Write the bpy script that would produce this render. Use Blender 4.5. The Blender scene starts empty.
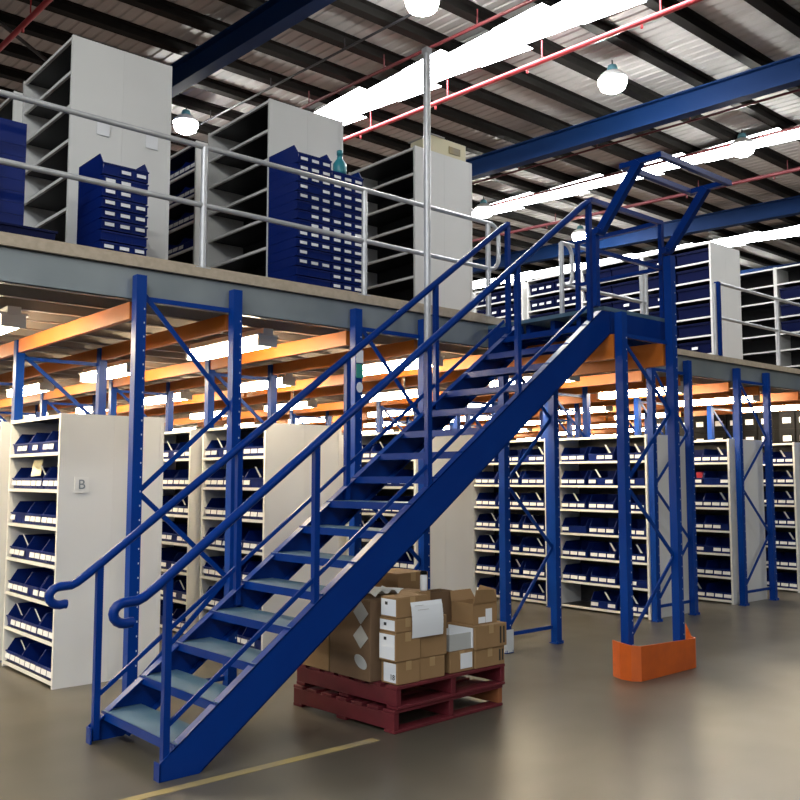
import bpy, bmesh, math, random
from mathutils import Vector, Matrix
random.seed(7)
S = bpy.context.scene
COL = S.collection
PI = math.pi

# ------------------------------------------------------------------ camera
cam_d = bpy.data.cameras.new('camera')
cam = bpy.data.objects.new('camera', cam_d)
COL.objects.link(cam)
cam.location = (0, 0, 1.65)
cam.rotation_euler = (math.radians(90 + 4.937), 0, math.radians(48.936 - 90))
cam_d.sensor_width = 36
cam_d.lens = 903 / 800 * 36
cam_d.clip_end = 300
S.camera = cam

# ------------------------------------------------------------------ world, exposure
W = bpy.data.worlds.new('world')
S.world = W
W.use_nodes = True
W.node_tree.nodes['Background'].inputs[0].default_value = (0.75, 0.85, 1, 1)
W.node_tree.nodes['Background'].inputs[1].default_value = 0.3
S.view_settings.view_transform = 'Standard'
S.view_settings.look = 'None'
S.view_settings.exposure = 0.0
S.view_settings.gamma = 1
S.cycles.use_denoising = True
S.cycles.max_bounces = 8
S.cycles.diffuse_bounces = 5
S.cycles.sample_clamp_indirect = 6
SKY_STRENGTH = 20.0
LAMP_STRENGTH = 250.0
TUBE_STRENGTH = 62.0


# ------------------------------------------------------------------ materials
def mat(name, col, rough=0.5, metal=0.0, emit=0.0, ecol=None, bump=None, vary=None, spec=0.5, trans=0.0):
    m = bpy.data.materials.new(name)
    m.use_nodes = True
    nt = m.node_tree
    b = nt.nodes['Principled BSDF']
    b.inputs['Base Color'].default_value = (*col, 1)
    b.inputs['Roughness'].default_value = rough
    b.inputs['Metallic'].default_value = metal
    b.inputs['Specular IOR Level'].default_value = spec
    if trans:
        b.inputs['Transmission Weight'].default_value = trans
    if emit:
        b.inputs['Emission Color'].default_value = (*(ecol or col), 1)
        b.inputs['Emission Strength'].default_value = emit
    tc = nt.nodes.new('ShaderNodeTexCoord')
    if vary:
        col2, scale, detail = vary
        n = nt.nodes.new('ShaderNodeTexNoise')
        n.inputs['Scale'].default_value = scale
        n.inputs['Detail'].default_value = detail
        r = nt.nodes.new('ShaderNodeValToRGB')
        r.color_ramp.elements[0].position = 0.35
        r.color_ramp.elements[1].position = 0.65
        r.color_ramp.elements[0].color = (*col, 1)
        r.color_ramp.elements[1].color = (*col2, 1)
        nt.links.new(tc.outputs['Object'], n.inputs['Vector'])
        nt.links.new(n.outputs['Fac'], r.inputs['Fac'])
        nt.links.new(r.outputs['Color'], b.inputs['Base Color'])
    if bump:
        scale, strength, dist = bump
        n2 = nt.nodes.new('ShaderNodeTexNoise')
        n2.inputs['Scale'].default_value = scale
        bp = nt.nodes.new('ShaderNodeBump')
        bp.inputs['Strength'].default_value = strength
        bp.inputs['Distance'].default_value = dist
        nt.links.new(tc.outputs['Object'], n2.inputs['Vector'])
        nt.links.new(n2.outputs['Fac'], bp.inputs['Height'])
        nt.links.new(bp.outputs['Normal'], b.inputs['Normal'])
    return m


M = {}
M['blue'] = mat('blue powder coat', (0.001, 0.026, 0.19), 0.3, vary=((0.001, 0.03, 0.205), 3, 2), spec=0.2)
M['blue_post'] = mat('blue upright paint', (0.001, 0.034, 0.23), 0.36, vary=((0.0015, 0.042, 0.26), 2, 2), spec=0.2)
M['rafter'] = mat('blue rafter paint', (0.003, 0.03, 0.13), 0.6, spec=0.2)
M['tread'] = mat('worn blue grey tread', (0.06, 0.13, 0.2), 0.4, vary=((0.09, 0.16, 0.23), 5, 4))
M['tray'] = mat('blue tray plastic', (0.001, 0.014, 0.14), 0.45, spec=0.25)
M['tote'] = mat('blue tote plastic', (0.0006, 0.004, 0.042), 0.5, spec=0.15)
M['card'] = mat('white label card', (0.85, 0.86, 0.88), 0.6)
M['grey'] = mat('light grey shelving steel', (0.74, 0.74, 0.72), 0.45, vary=((0.77, 0.77, 0.75), 1.5, 2))
M['shelf_edge'] = mat('pale shelf edge', (0.8, 0.8, 0.78), 0.4)
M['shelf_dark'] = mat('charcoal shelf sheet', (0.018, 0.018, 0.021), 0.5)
M['orange'] = mat('orange beam paint', (0.55, 0.15, 0.012), 0.45, vary=((0.47, 0.12, 0.01), 2, 2))
M['guard'] = mat('orange guard paint', (0.6, 0.11, 0.012), 0.45, vary=((0.5, 0.09, 0.012), 6, 4))
M['galv'] = mat('galvanised steel', (0.6, 0.61, 0.62), 0.35, 0.35, vary=((0.52, 0.53, 0.55), 8, 3))
M['channel'] = mat('galvanised edge channel', (0.3, 0.34, 0.36), 0.42, 0.35, vary=((0.23, 0.27, 0.29), 1.6, 3))
M['timber'] = mat('particle board', (0.5, 0.42, 0.32), 0.7, vary=((0.42, 0.35, 0.26), 20, 4))
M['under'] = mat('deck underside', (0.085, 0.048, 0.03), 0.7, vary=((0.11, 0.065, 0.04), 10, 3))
M['joist'] = mat('joist galvanised', (0.34, 0.3, 0.26), 0.45, 0.2)
M['carton'] = mat('brown carton', (0.26, 0.155, 0.068), 0.8, vary=((0.29, 0.175, 0.08), 4, 3))
M['carton_dark'] = mat('dark brown carton', (0.13, 0.078, 0.042), 0.8, vary=((0.16, 0.095, 0.05), 4, 3))
M['carton_grey'] = mat('grey carton', (0.42, 0.43, 0.42), 0.8)
M['carton_cream'] = mat('cream carton', (0.72, 0.66, 0.45), 0.7)
M['paper'] = mat('white paper', (0.75, 0.78, 0.82), 0.7)
M['tape'] = mat('brown tape', (0.38, 0.25, 0.12), 0.35)
M['pallet'] = mat('red pallet paint', (0.13, 0.01, 0.018), 0.6, vary=((0.09, 0.008, 0.013), 5, 4))
M['pallet_brown'] = mat('orange brown pallet wood', (0.27, 0.09, 0.03), 0.7)
M['black'] = mat('black plastic', (0.006, 0.006, 0.007), 0.8, spec=0.1)
M['mark'] = mat('black print', (0.02, 0.02, 0.022), 0.7)
M['redpipe'] = mat('red pipe paint', (0.5, 0.05, 0.06), 0.4)
M['conduit'] = mat('dark red conduit', (0.12, 0.02, 0.025), 0.5)
M['darkrod'] = mat('dark steel rod', (0.02, 0.02, 0.025), 0.5)
M['purlin'] = mat('purlin steel', (0.012, 0.0115, 0.011), 0.7, spec=0.2)
M['globe'] = mat('lamp globe', (1, 1, 0.98), 0.4, emit=LAMP_STRENGTH, ecol=(1, 0.97, 0.9))
M['tube'] = mat('fluorescent tube', (1, 0.9, 0.7), 0.4, emit=TUBE_STRENGTH, ecol=(1, 0.83, 0.58))
M['housing'] = mat('white batten housing', (0.8, 0.8, 0.78), 0.4)
M['lampcap'] = mat('lamp cap', (0.1, 0.3, 0.36), 0.5)
M['skylight'] = mat('daylit translucent sheet', (0.9, 0.95, 1), 0.5, emit=SKY_STRENGTH, ecol=(0.93, 0.97, 1))
M['wall'] = mat('wall cladding', (0.34, 0.34, 0.34), 0.6)
M['hole_light'] = mat('light through slot', (0.6, 0.66, 0.75), 0.6)
M['sign_green'] = mat('green sign', (0.03, 0.3, 0.25), 0.5)
M['teal'] = mat('teal plastic', (0.03, 0.25, 0.3), 0.35)
M['yellow'] = mat('worn yellow paint', (0.33, 0.25, 0.08), 0.5, vary=((0.25, 0.21, 0.13), 4, 5))
M['rubber'] = mat('dark gasket', (0.03, 0.03, 0.03), 0.7)
M['clear'] = mat('clear plastic guard', (0.7, 0.75, 0.78), 0.2)
M['pinkred'] = mat('red packet', (0.45, 0.03, 0.06), 0.5)


def floor_mat():
    m = bpy.data.materials.new('polished concrete')
    m.use_nodes = True
    nt = m.node_tree
    b = nt.nodes['Principled BSDF']
    tc = nt.nodes.new('ShaderNodeTexCoord')
    mp = nt.nodes.new('ShaderNodeMapping')
    mp.inputs['Scale'].default_value = (0.5, 1.3, 1)
    mp.inputs['Rotation'].default_value = (0, 0, 0.35)
    n = nt.nodes.new('ShaderNodeTexNoise')
    n.inputs['Scale'].default_value = 0.9
    n.inputs['Detail'].default_value = 4
    n.inputs['Roughness'].default_value = 0.5
    r = nt.nodes.new('ShaderNodeValToRGB')
    r.color_ramp.elements[0].position = 0.3
    r.color_ramp.elements[1].position = 0.72
    r.color_ramp.elements[0].color = (0.062, 0.056, 0.043, 1)
    r.color_ramp.elements[1].color = (0.1, 0.09, 0.07, 1)
    n2 = nt.nodes.new('ShaderNodeTexNoise')
    n2.inputs['Scale'].default_value = 2.2
    n2.inputs['Detail'].default_value = 1
    mr = nt.nodes.new('ShaderNodeMapRange')
    mr.inputs['To Min'].default_value = 0.29
    mr.inputs['To Max'].default_value = 0.38
    L = nt.links.new
    L(tc.outputs['Object'], mp.inputs['Vector'])
    L(mp.outputs['Vector'], n.inputs['Vector'])
    L(tc.outputs['Object'], n2.inputs['Vector'])
    L(n.outputs['Fac'], r.inputs['Fac'])
    L(r.outputs['Color'], b.inputs['Base Color'])
    L(n2.outputs['Fac'], mr.inputs['Value'])
    L(mr.outputs['Result'], b.inputs['Roughness'])
    b.inputs['Specular IOR Level'].default_value = 0.5
    return m


def roof_mat():
    m = bpy.data.materials.new('corrugated roof lining')
    m.use_nodes = True
    nt = m.node_tree
    b = nt.nodes['Principled BSDF']
    tc = nt.nodes.new('ShaderNodeTexCoord')
    n = nt.nodes.new('ShaderNodeTexNoise')
    n.inputs['Scale'].default_value = 0.5
    n.inputs['Detail'].default_value = 4
    r = nt.nodes.new('ShaderNodeValToRGB')
    r.color_ramp.elements[0].position = 0.3
    r.color_ramp.elements[1].position = 0.7
    r.color_ramp.elements[0].color = (0.42, 0.425, 0.43, 1)
    r.color_ramp.elements[1].color = (0.6, 0.605, 0.61, 1)
    w = nt.nodes.new('ShaderNodeTexNoise')
    w.inputs['Scale'].default_value = 1.6
    w.inputs['Detail'].default_value = 3
    bp = nt.nodes.new('ShaderNodeBump')
    bp.inputs['Strength'].default_value = 0.35
    bp.inputs['Distance'].default_value = 0.1
    L = nt.links.new
    L(tc.outputs['Object'], n.inputs['Vector'])
    L(n.outputs['Fac'], r.inputs['Fac'])
    L(r.outputs['Color'], b.inputs['Base Color'])
    L(tc.outputs['Object'], w.inputs['Vector'])
    L(w.outputs['Fac'], bp.inputs['Height'])
    L(bp.outputs['Normal'], b.inputs['Normal'])
    b.inputs['Roughness'].default_value = 0.6
    b.inputs['Metallic'].default_value = 0.0
    b.inputs['Specular IOR Level'].default_value = 0.25
    return m


M['floor'] = floor_mat()
M['roof'] = roof_mat()


# ------------------------------------------------------------------ mesh builder
class MB:
    def __init__(s):
        s.v, s.f, s.mi, s.sm = [], [], [], []

    def _add(s, vs, fs, mi=0, smooth=False):
        o = len(s.v)
        s.v += [tuple(x) for x in vs]
        s.f += [tuple(i + o for i in f) for f in fs]
        s.mi += [mi] * len(fs)
        s.sm += [smooth] * len(fs)
        return s

    def hexa(s, p, mi=0):
        return s._add(p, [(0, 3, 2, 1), (4, 5, 6, 7), (0, 1, 5, 4), (1, 2, 6, 5), (2, 3, 7, 6), (3, 0, 4, 7)], mi)

    def box(s, x0, x1, y0, y1, z0, z1, mi=0):
        return s.hexa([(x0, y0, z0), (x1, y0, z0), (x1, y1, z0), (x0, y1, z0),
                       (x0, y0, z1), (x1, y0, z1), (x1, y1, z1), (x0, y1, z1)], mi)

    def bar(s, p, q, w, h, up=(0, 0, 1), mi=0):
        p, q = Vector(p), Vector(q)
        d = (q - p).normalized()
        u = Vector(up)
        a = d.cross(u)
        if a.length < 1e-5:
            a = d.cross(Vector((0, 1, 0)))
        a.normalize()
        b = a.cross(d).normalized()
        a *= w / 2
        b *= h / 2
        return s.hexa([p - a - b, p + a - b, p + a + b, p - a + b, q - a - b, q + a - b, q + a + b, q - a + b], mi) if False else \
            s._add([p - a - b, p + a - b, p + a + b, p - a + b, q - a - b, q + a - b, q + a + b, q - a + b],
                   [(0, 1, 2, 3), (7, 6, 5, 4), (4, 5, 1, 0), (5, 6, 2, 1), (6, 7, 3, 2), (7, 4, 0, 3)], mi)

    def tube(s, pts, r, n=10, mi=0, cap=True):
        pts = [Vector(p) for p in pts]
        rings = []
        prev = None
        for i, p in enumerate(pts):
            if i == 0:
                d = pts[1] - p
            elif i == len(pts) - 1:
                d = p - pts[-2]
            else:
                d = (pts[i + 1] - p).normalized() + (p - pts[i - 1]).normalized()
            d.normalize()
            if prev is None:
                a = d.cross(Vector((0, 0, 1)))
                if a.length < 1e-3:
                    a = d.cross(Vector((1, 0, 0)))
            else:
                a = prev - d * prev.dot(d)
            a.normalize()
            prev = a
            b = d.cross(a)
            rings.append([p + (a * math.cos(t) + b * math.sin(t)) * r for t in [2 * PI * k / n for k in range(n)]])
        vs = [x for g in rings for x in g]
        fs = []
        for i in range(len(rings) - 1):
            for k in range(n):
                k2 = (k + 1) % n
                fs.append((i * n + k, i * n + k2, (i + 1) * n + k2, (i + 1) * n + k))
        s._add(vs, fs, mi, True)
        if cap:
            s._add(rings[0], [tuple(range(n))[::-1]], mi)
            s._add(rings[-1], [tuple(range(n))], mi)
        return s

    def prism(s, poly, axis, a, b, mi=0):
        # poly: 2D points; axis 'y': (x,z) extruded along y; 'x': (y,z); 'z': (x,y)
        def P(u, w, t):
            return (u, t, w) if axis == 'y' else ((t, u, w) if axis == 'x' else (u, w, t))
        n = len(poly)
        vs = [P(u, w, a) for u, w in poly] + [P(u, w, b) for u, w in poly]
        fs = [tuple(range(n)), tuple(range(n, 2 * n))[::-1]]
        fs += [(i, i + n, (i + 1) % n + n, (i + 1) % n) for i in range(n)]
        return s._add(vs, fs, mi)

    def lathe(s, prof, c=(0, 0, 0), n=20, mi=0):
        vs = []
        for r, z in prof:
            vs += [(c[0] + r * math.cos(2 * PI * k / n), c[1] + r * math.sin(2 * PI * k / n), c[2] + z) for k in range(n)]
        fs = []
        for i in range(len(prof) - 1):
            for k in range(n):
                k2 = (k + 1) % n
                fs.append((i * n + k, i * n + k2, (i + 1) * n + k2, (i + 1) * n + k))
        s._add(vs, fs, mi, True)
        s._add([], [], mi)
        return s

    def mesh(s, name, mats, org=(0, 0, 0)):
        me = bpy.data.meshes.new(name)
        ox, oy, oz = org
        me.from_pydata([(x - ox, y - oy, z - oz) for x, y, z in s.v], [], s.f)
        if not isinstance(mats, (list, tuple)):
            mats = [mats]
        for m in mats:
            me.materials.append(m)
        me.polygons.foreach_set('material_index', s.mi)
        me.polygons.foreach_set('use_smooth', s.sm)
        bm = bmesh.new()
        bm.from_mesh(me)
        bmesh.ops.recalc_face_normals(bm, faces=bm.faces)
        bm.to_mesh(me)
        bm.free()
        me.update()
        return me


def tag(o, label=None, cat=None, group=None, kind=None):
    if label:
        o['label'] = label
    if cat:
        o['category'] = cat
    if group:
        o['group'] = group
    if kind:
        o['kind'] = kind
    return o


def link(name, me, parent=None, loc=(0, 0, 0), rz=0, bev=0):
    o = bpy.data.objects.new(name, me)
    COL.objects.link(o)
    if parent:
        o.parent = parent
    o.location = loc
    o.rotation_euler = (0, 0, rz)
    if bev:
        b = o.modifiers.new('bevel', 'BEVEL')
        b.width = bev
        b.segments = 2
        b.limit_method = 'ANGLE'
    return o


def worg(p):
    v = Vector((0, 0, 0))
    while p:
        v += p.location
        p = p.parent
    return v


def part(name, mb, mats, parent, bev=0, label=None):
    """a part built in world coordinates under an unrotated thing"""
    o = link(name, mb.mesh(name, mats, worg(parent)), parent, bev=bev)
    if label:
        o['label'] = label
    return o


def lpart(name, mb, mats, parent, bev=0, label=None):
    """a part built in the thing's own coordinates"""
    o = link(name, mb.mesh(name, mats), parent, bev=bev)
    if label:
        o['label'] = label
    return o


def thing(name, loc, label, cat, group=None, rz=0):
    o = bpy.data.objects.new(name, None)
    o.empty_display_size = 0.1
    COL.objects.link(o)
    o.location = loc
    o.rotation_euler = (0, 0, rz)
    return tag(o, label, cat, group)


def solid(name, mb, mats, loc, label, cat, group=None, bev=0, kind=None):
    o = link(name, mb.mesh(name, mats, loc), None, loc, bev=bev)
    return tag(o, label, cat, group, kind)


def copy_tree(o, parent=None):
    c = o.copy()
    COL.objects.link(c)
    if parent:
        c.parent = parent
    for ch in list(o.children):
        copy_tree(ch, c)
    return c


def text_mesh(body, size, depth=0.001):
    cu = bpy.data.curves.new('txt', 'FONT')
    cu.body = body
    cu.size = size
    cu.extrude = depth
    cu.align_x = 'CENTER'
    cu.align_y = 'CENTER'
    o = bpy.data.objects.new('txt', cu)
    COL.objects.link(o)
    dg = bpy.context.evaluated_depsgraph_get()
    me = bpy.data.meshes.new_from_object(o.evaluated_get(dg))
    bpy.data.objects.remove(o)
    return me


ORD = ['first', 'second', 'third', 'fourth', 'fifth', 'sixth', 'seventh', 'eighth', 'ninth', 'tenth', 'eleventh',
       'twelfth', 'thirteenth', 'fourteenth', 'fifteenth', 'sixteenth']

# ------------------------------------------------------------------ large structure
RX0, RX1, RY0, RY1 = -16.0, 46.0, -14.0, 46.0


def roof_z(y, base=8.5):
    return base + 0.04 * (y - 6)


solid('floor', MB().box(RX0, RX1, RY0, RY1, -0.2, 0), M['floor'], (0, 0, 0), None, None, kind='structure')
solid('wall_back', MB().box(RX0, RX1, RY1, RY1 + 0.2, 0, 10.6), M['wall'], (0, RY1, 0), None, None, kind='structure')
solid('wall_front', MB().box(RX0, RX1, RY0 - 0.2, RY0, 0, 8.2), M['wall'], (0, RY0, 0), None, None, kind='structure')
solid('wall_left', MB().box(RX0 - 0.2, RX0, RY0, RY1, 0, 10.3), M['wall'], (RX0, 0, 0), None, None, kind='structure')
solid('wall_right', MB().box(RX1, RX1 + 0.2, RY0, RY1, 0, 10.3), M['wall'], (RX1, 0, 0), None, None, kind='structure')

SKYL = [(-11.3, -10.1), (-4.2, -3.2), (9.68, 10.5), (16.65, 17.45), (23.95, 25.0)]  # both strips at negative x are unseen, added to light the left side
SOLID_SHEET = True
# roof sheet: trapezoidal ribs running up the slope, open where the daylight sheets lie
rb = MB()
xs = RX0
edges = []
edges.append((xs, RX1))
for a, b in edges:
    x = a
    prof = []
    while x < b - 1e-6:
        for dx, dz in ((0, 0), (0.1, 0.0), (0.12, 0.02), (0.16, 0.02), (0.18, 0.0)):
            if x + dx <= b:
                prof.append((x + dx, dz))
        x += 0.2
    prof.append((b, 0))
    n = len(prof)
    vs = [(u, RY0, roof_z(RY0) + w) for u, w in prof] + [(u, RY1, roof_z(RY1) + w) for u, w in prof]
    rb._add(vs, [(i, i + 1, i + 1 + n, i + n) for i in range(n - 1)])
solid('ceiling', rb, M['roof'], (0, 0, 0), None, None, kind='structure')
for i, (a, b) in enumerate(SKYL):
    # translucent sheet set below the purlins to imitate glare hiding them, its edges stepping in and out bay by bay
    sk = MB()
    y = 6.89 - 1.04 * (20 if a < 0 else 3)
    k = 0
    while y < (RY1 - 1.1 if a > 0 else 5):
        y2 = y + 1.04
        e0 = .02 + (.10 if k % 2 else 0.0)
        e1 = .02 + (.12 if k % 2 == 0 else 0.0)
        for (xa, xb) in ((a - .12 + e0, b + .12 - e1),):
            sk.hexa([(xa, y, roof_z(y) - .215), (xb, y, roof_z(y) - .215), (xb - .08, y2, roof_z(y2) - .215), (xa + .08, y2, roof_z(y2) - .215),
                     (xa, y, roof_z(y) - .205), (xb, y, roof_z(y) - .205), (xb - .08, y2, roof_z(y2) - .205), (xa + .08, y2, roof_z(y2) - .205)])
            sk.mi[-5:] = [1] * 5
        y = y2
        k += 1
    solid('window_%d' % (i + 1), sk, [M['skylight'], M['housing']], (0, 0, 0), None, None, kind='structure')

# rafters (blue I-beams running up the slope)
RAF = [-7.6, -0.4, 6.8, 13.75, 21.2, 28.4, 35.6, 42.0]
raf_where = {6.8: 'blue steel roof beam crossing above the left grey shelving units',
             13.75: 'blue steel roof beam crossing behind the hanging lamp, above the staircase top',
             21.2: 'blue steel roof beam furthest right, low behind the open pallet gate'}
for x in RAF:
    r = MB()
    for (xa, xb, za, zb) in ((-.1, .1, -.42, -.395), (-.012, .012, -.395, -.3), (-.1, .1, -.3, -.275)):
        pass
    z0, z1 = roof_z(RY0), roof_z(RY1)

    def slab(xa, xb, da, db):
        r.hexa([(x + xa, RY0 + .01, z0 + da), (x + xb, RY0 + .01, z0 + da), (x + xb, RY1 - .01, z1 + da), (x + xa, RY1 - .01, z1 + da),
                (x + xa, RY0 + .01, z0 + db), (x + xb, RY0 + .01, z0 + db), (x + xb, RY1 - .01, z1 + db), (x + xa, RY1 - .01, z1 + db)])
    slab(-.11, .11, -.66, -.635)
    slab(-.012, .012, -.635, -.275)
    slab(-.11, .11, -.275, -.25)
    lab = raf_where.get(x, 'blue steel roof beam running up the roof slope out of the picture')
    solid('roof_beam', r, M['rafter'], (x, 6, 8), lab, 'roof beam', 'blue roof beams')

# purlins
k = 0
y = RY0 + 0.5
pur = None
while y < RY1 - 0.2:
    yy = 6.89 + 1.04 * round((y - 6.89) / 1.04)
    if pur is None:
        p = MB()
        p.box(RX0 + .02, RX1 - .02, -0.005, 0.005, -.125, 0)
        p.box(RX0 + .02, RX1 - .02, -0.09, 0.005, -.01, 0)
        p.box(RX0 + .02, RX1 - .02, -0.005, 0.16, -.135, -.125)
        pur = link('roof_purlin', p.mesh('roof_purlin', M['purlin']))
        tag(pur, 'dark steel purlin running across under the roof sheeting', 'purlin', 'dark roof purlins')
        o = pur
    else:
        o = pur.copy()
        COL.objects.link(o)
    o.location = (0, yy, roof_z(yy) - 0.005)
    y += 1.04

# floor line
solid('floor_marking', MB().box(0.6, 3.75, 4.50, 4.57, 0, 0.002), M['yellow'], (1.5, 4.5, 0),
      'worn yellow painted line on the floor in front of the staircase foot', 'floor line')

# ------------------------------------------------------------------ mezzanine deck
DX0, DX1, DY1 = -6.0, 24.0, 22.0
deck = thing('mezzanine_deck', (6, 6.1, 3.2), 'raised mezzanine floor with grey edge channel spanning the whole picture', 'mezzanine')
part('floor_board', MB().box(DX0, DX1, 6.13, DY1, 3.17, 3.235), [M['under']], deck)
part('edge_board', MB().box(DX0, DX1, 6.07, 6.13, 3.17, 3.24), M['timber'], deck, label='pale timber edge strip')
ec = MB()
ec.box(DX0, DX1, 6.105, 6.112, 2.93, 3.17)
ec.box(DX0, DX1, 6.105, 6.165, 2.93, 2.938)
ec.box(DX0, DX1, 6.105, 6.165, 3.162, 3.17)
part('edge_channel', ec, M['channel'], deck, label='grey galvanised edge channel')
jy = 6.55
while jy < DY1:
    j = MB()
    j.box(DX0, DX1, jy, jy + .004, 2.93, 3.168)
    j.box(DX0, DX1, jy, jy + .06, 2.93, 2.936)
    part('joist', j, M['joist'], deck)
    jy += 0.45

# ------------------------------------------------------------------ upright frames
PW = 0.076


def upright_frame(xa, xb, y, ztop, label, cat='upright frame', group=None, zb=0.0, nodes=None, tops=None, holes=True, ymat='blue_post'):
    t = thing('upright_frame', ((xa + xb) / 2, y, zb), label, cat, group)
    for i, x in enumerate((xa, xb)):
        zt = ztop if tops is None else tops[i]
        p = MB()
        # omega-profile post: web plus flanges
        p.box(x - PW / 2, x + PW / 2, y - PW / 2, y - PW / 2 + .05, zb + .008, zt)
        p.box(x - PW / 2, x - PW / 2 + .022, y - PW / 2 + .05, y + PW / 2, zb + .008, zt)
        p.box(x + PW / 2 - .022, x + PW / 2, y - PW / 2 + .05, y + PW / 2, zb + .008, zt)
        if holes:
            z = zb + .25
            while z < zt - .2:
                for dx in (.024,):
                    p.box(x + dx - .004, x + dx + .004, y - PW / 2 - .0006, y - PW / 2 + .001, z, z + .012, 1)  # pale faces imitate light showing through the post slots
                z += .1
        part('post', p, [M[ymat], M['hole_light']], t)
        f = MB().box(x - .052, x + .052, y - .05, y + .05, zb, zb + .008)
        for dx in (-.04, .04):
            f.lathe([(0, .022), (.012, .022), (.012, .0)], (x + dx, y - .045, zb + .008), 8)
        part('foot_plate', f, M[ymat], t)
    nodes = nodes or [(0, .2), (1, .9), (0, 1.55), (1, 2.2), (0, ztop - .12)]
    X = (xa + .03, xb - .03)
    for (s0, z0), (s1, z1) in zip(nodes[:-1], nodes[1:]):
        part('brace', MB().bar((X[s0], y + .01, z0), (X[s1], y + .01, z1), .012, .035, up=(0, 1, 0) if False else (0, 0, 1)), M[ymat], t)
    for z in (.16, ztop - .16):
        part('brace', MB().bar((X[0], y + .02, z), (X[1], y + .02, z), .012, .035), M[ymat], t)
    return t


LEFT = [(2.79, 3.58), (4.77, 5.56)]
RIGHT = [(9.2, 10.0), (11.2, 12.0), (13.2, 14.0)]
front_labels = ['blue upright frame under the mezzanine edge, leftmost, behind the staircase foot',
                'blue upright frame under the mezzanine edge, behind the middle of the staircase',
                'blue upright frame under the mezzanine edge just right of the orange guard',
                'blue upright frame under the mezzanine edge, second right of the orange guard',
                'blue upright frame under the mezzanine edge at the far right border']
for (xa, xb), lab in zip(LEFT + RIGHT, front_labels):
    upright_frame(xa, xb, 6.05, 3.10, lab)
LY = [6.05, 8.57, 11.05, 13.5, 16.0, 18.5]
RY = [6.05, 7.6, 9.3, 11.05, 13.5, 16.0, 18.5]
cols = ['first', 'second', 'third', 'fourth', 'fifth']
for i, (xa, xb) in enumerate(LEFT + RIGHT):
    ys = (LY if i < 2 else RY)
    for j, y in enumerate(ys[1:5]):
        upright_frame(xa, xb, y, 2.92, 'blue upright frame under the mezzanine, %s column from left, %s row behind the front' % (cols[i], ORD[j]),
                      group='upright frames deep under the mezzanine', holes=False)

# orange beams running back under the joists
for i, pair in enumerate(LEFT + [(6.75, 7.54)] + RIGHT + [(15.2, 16.0), (17.2, 18.0), (19.2, 20.0)]):
    for s, x in enumerate(pair):
        ys = LY if i < 2 else ([6.05] + LY[1:] if i == 2 else RY)
        for j in range(len(ys) - 1):
            b = MB()
            y0, y1 = ys[j] + PW / 2 + .004, ys[j + 1] - PW / 2 - .004
            if j == 0:
                y0 += .07
            b.box(x - .022, x + .022, y0, y1, 2.80, 2.925)
            solid('support_beam', b, M['orange'], (x, y0, 2.7),
                  'orange support beam under the mezzanine, bay %s from front, above the %s %s post line' % (ORD[j], ORD[i], ['left', 'right'][s]),
                  'beam', 'orange beams under the mezzanine')

# ------------------------------------------------------------------ battens under the mezzanine
AIS = [-1.6, 0.3, 2.2, 4.17, 6.15, 8.35, 10.6, 12.6, 14.6, 16.6, 18.6, 20.6]
BY = [6.5, 9.1, 11.7, 14.3, 16.9, 19.5]
proto = None
for i, x in enumerate(AIS):
    for j, y in enumerate(BY):
        lab = ('lit fluorescent batten under the mezzanine, %s aisle from left, %s from the front' % (ORD[i - 2], ORD[j]) if i > 1 else
               'lit batten light under the mezzanine outside left border, %s aisle out, %s back' % (ORD[1 - i], ORD[j]))
        if proto is None:
            proto = thing('batten_light', (x, y, 2.9), lab, 'ceiling light', 'battens under the mezzanine')
            h = MB().box(-.11, .11, 0, 1.3, -.04, -.025).box(-.05, .05, 0, 1.3, -.025, .025)
            lpart('housing', h, M['housing'], proto)
            for dx in (-.04, .04):
                lpart('tube', MB().tube([(dx, .03, -.085), (dx, 1.27, -.085)], .045, 10), M['tube'], proto)
            for yy in (0.0, 1.27):
                lpart('end_cap', MB().box(-.09, .09, yy, yy + .03, -.13, -.041), M['housing'], proto)
            o = proto
        else:
            o = copy_tree(proto)
        o.location = (x, y + (.4 if i == 2 else 0), 2.9)
        o['label'] = lab

# ------------------------------------------------------------------ shelving units
UD, UH, NL = 0.445, 2.17, 7
PITCH = (UH - 0.06) / NL
unit_cache = {}


def hs(z):
    """the mezzanine units are a little lower than the ones on the floor"""
    return 0.965 if z > 1 else 1.0




def unit_proto(L, with_back=True):
    """local: front at x=0 facing -x, depth +x, y 0..L"""
    key = round(L, 3)
    if key in unit_cache:
        return unit_cache[key]
    parts = []
    for y0 in (0, L - .022):
        p = MB()
        p.box(0.0, UD, y0, y0 + .022, 0, UH)
        p.box(-.004, .03, y0 - .003, y0 + .025, 0, UH)
        parts.append(('side_panel', p.mesh('side_panel', M['grey'])))
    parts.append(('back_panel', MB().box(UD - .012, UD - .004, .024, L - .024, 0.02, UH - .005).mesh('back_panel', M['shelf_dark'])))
    for k in range(NL + 1):
        z = .05 + PITCH * k
        s = MB()
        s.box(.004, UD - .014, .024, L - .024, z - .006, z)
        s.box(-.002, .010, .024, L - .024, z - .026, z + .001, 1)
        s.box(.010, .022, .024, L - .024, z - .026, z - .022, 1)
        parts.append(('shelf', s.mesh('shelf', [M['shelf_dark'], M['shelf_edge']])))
    unit_cache[key] = parts
    return parts


def unit(x, y, z, L, facing, label, group=None):
    t = thing('shelving_unit', (x, y, z) if facing < 0 else (x, y + L, z), label, 'shelving', group, 0 if facing < 0 else PI)
    t.scale = (1, 1, hs(z))
    for nm, me in unit_proto(L):
        link(nm, me, t)
    return t


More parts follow.
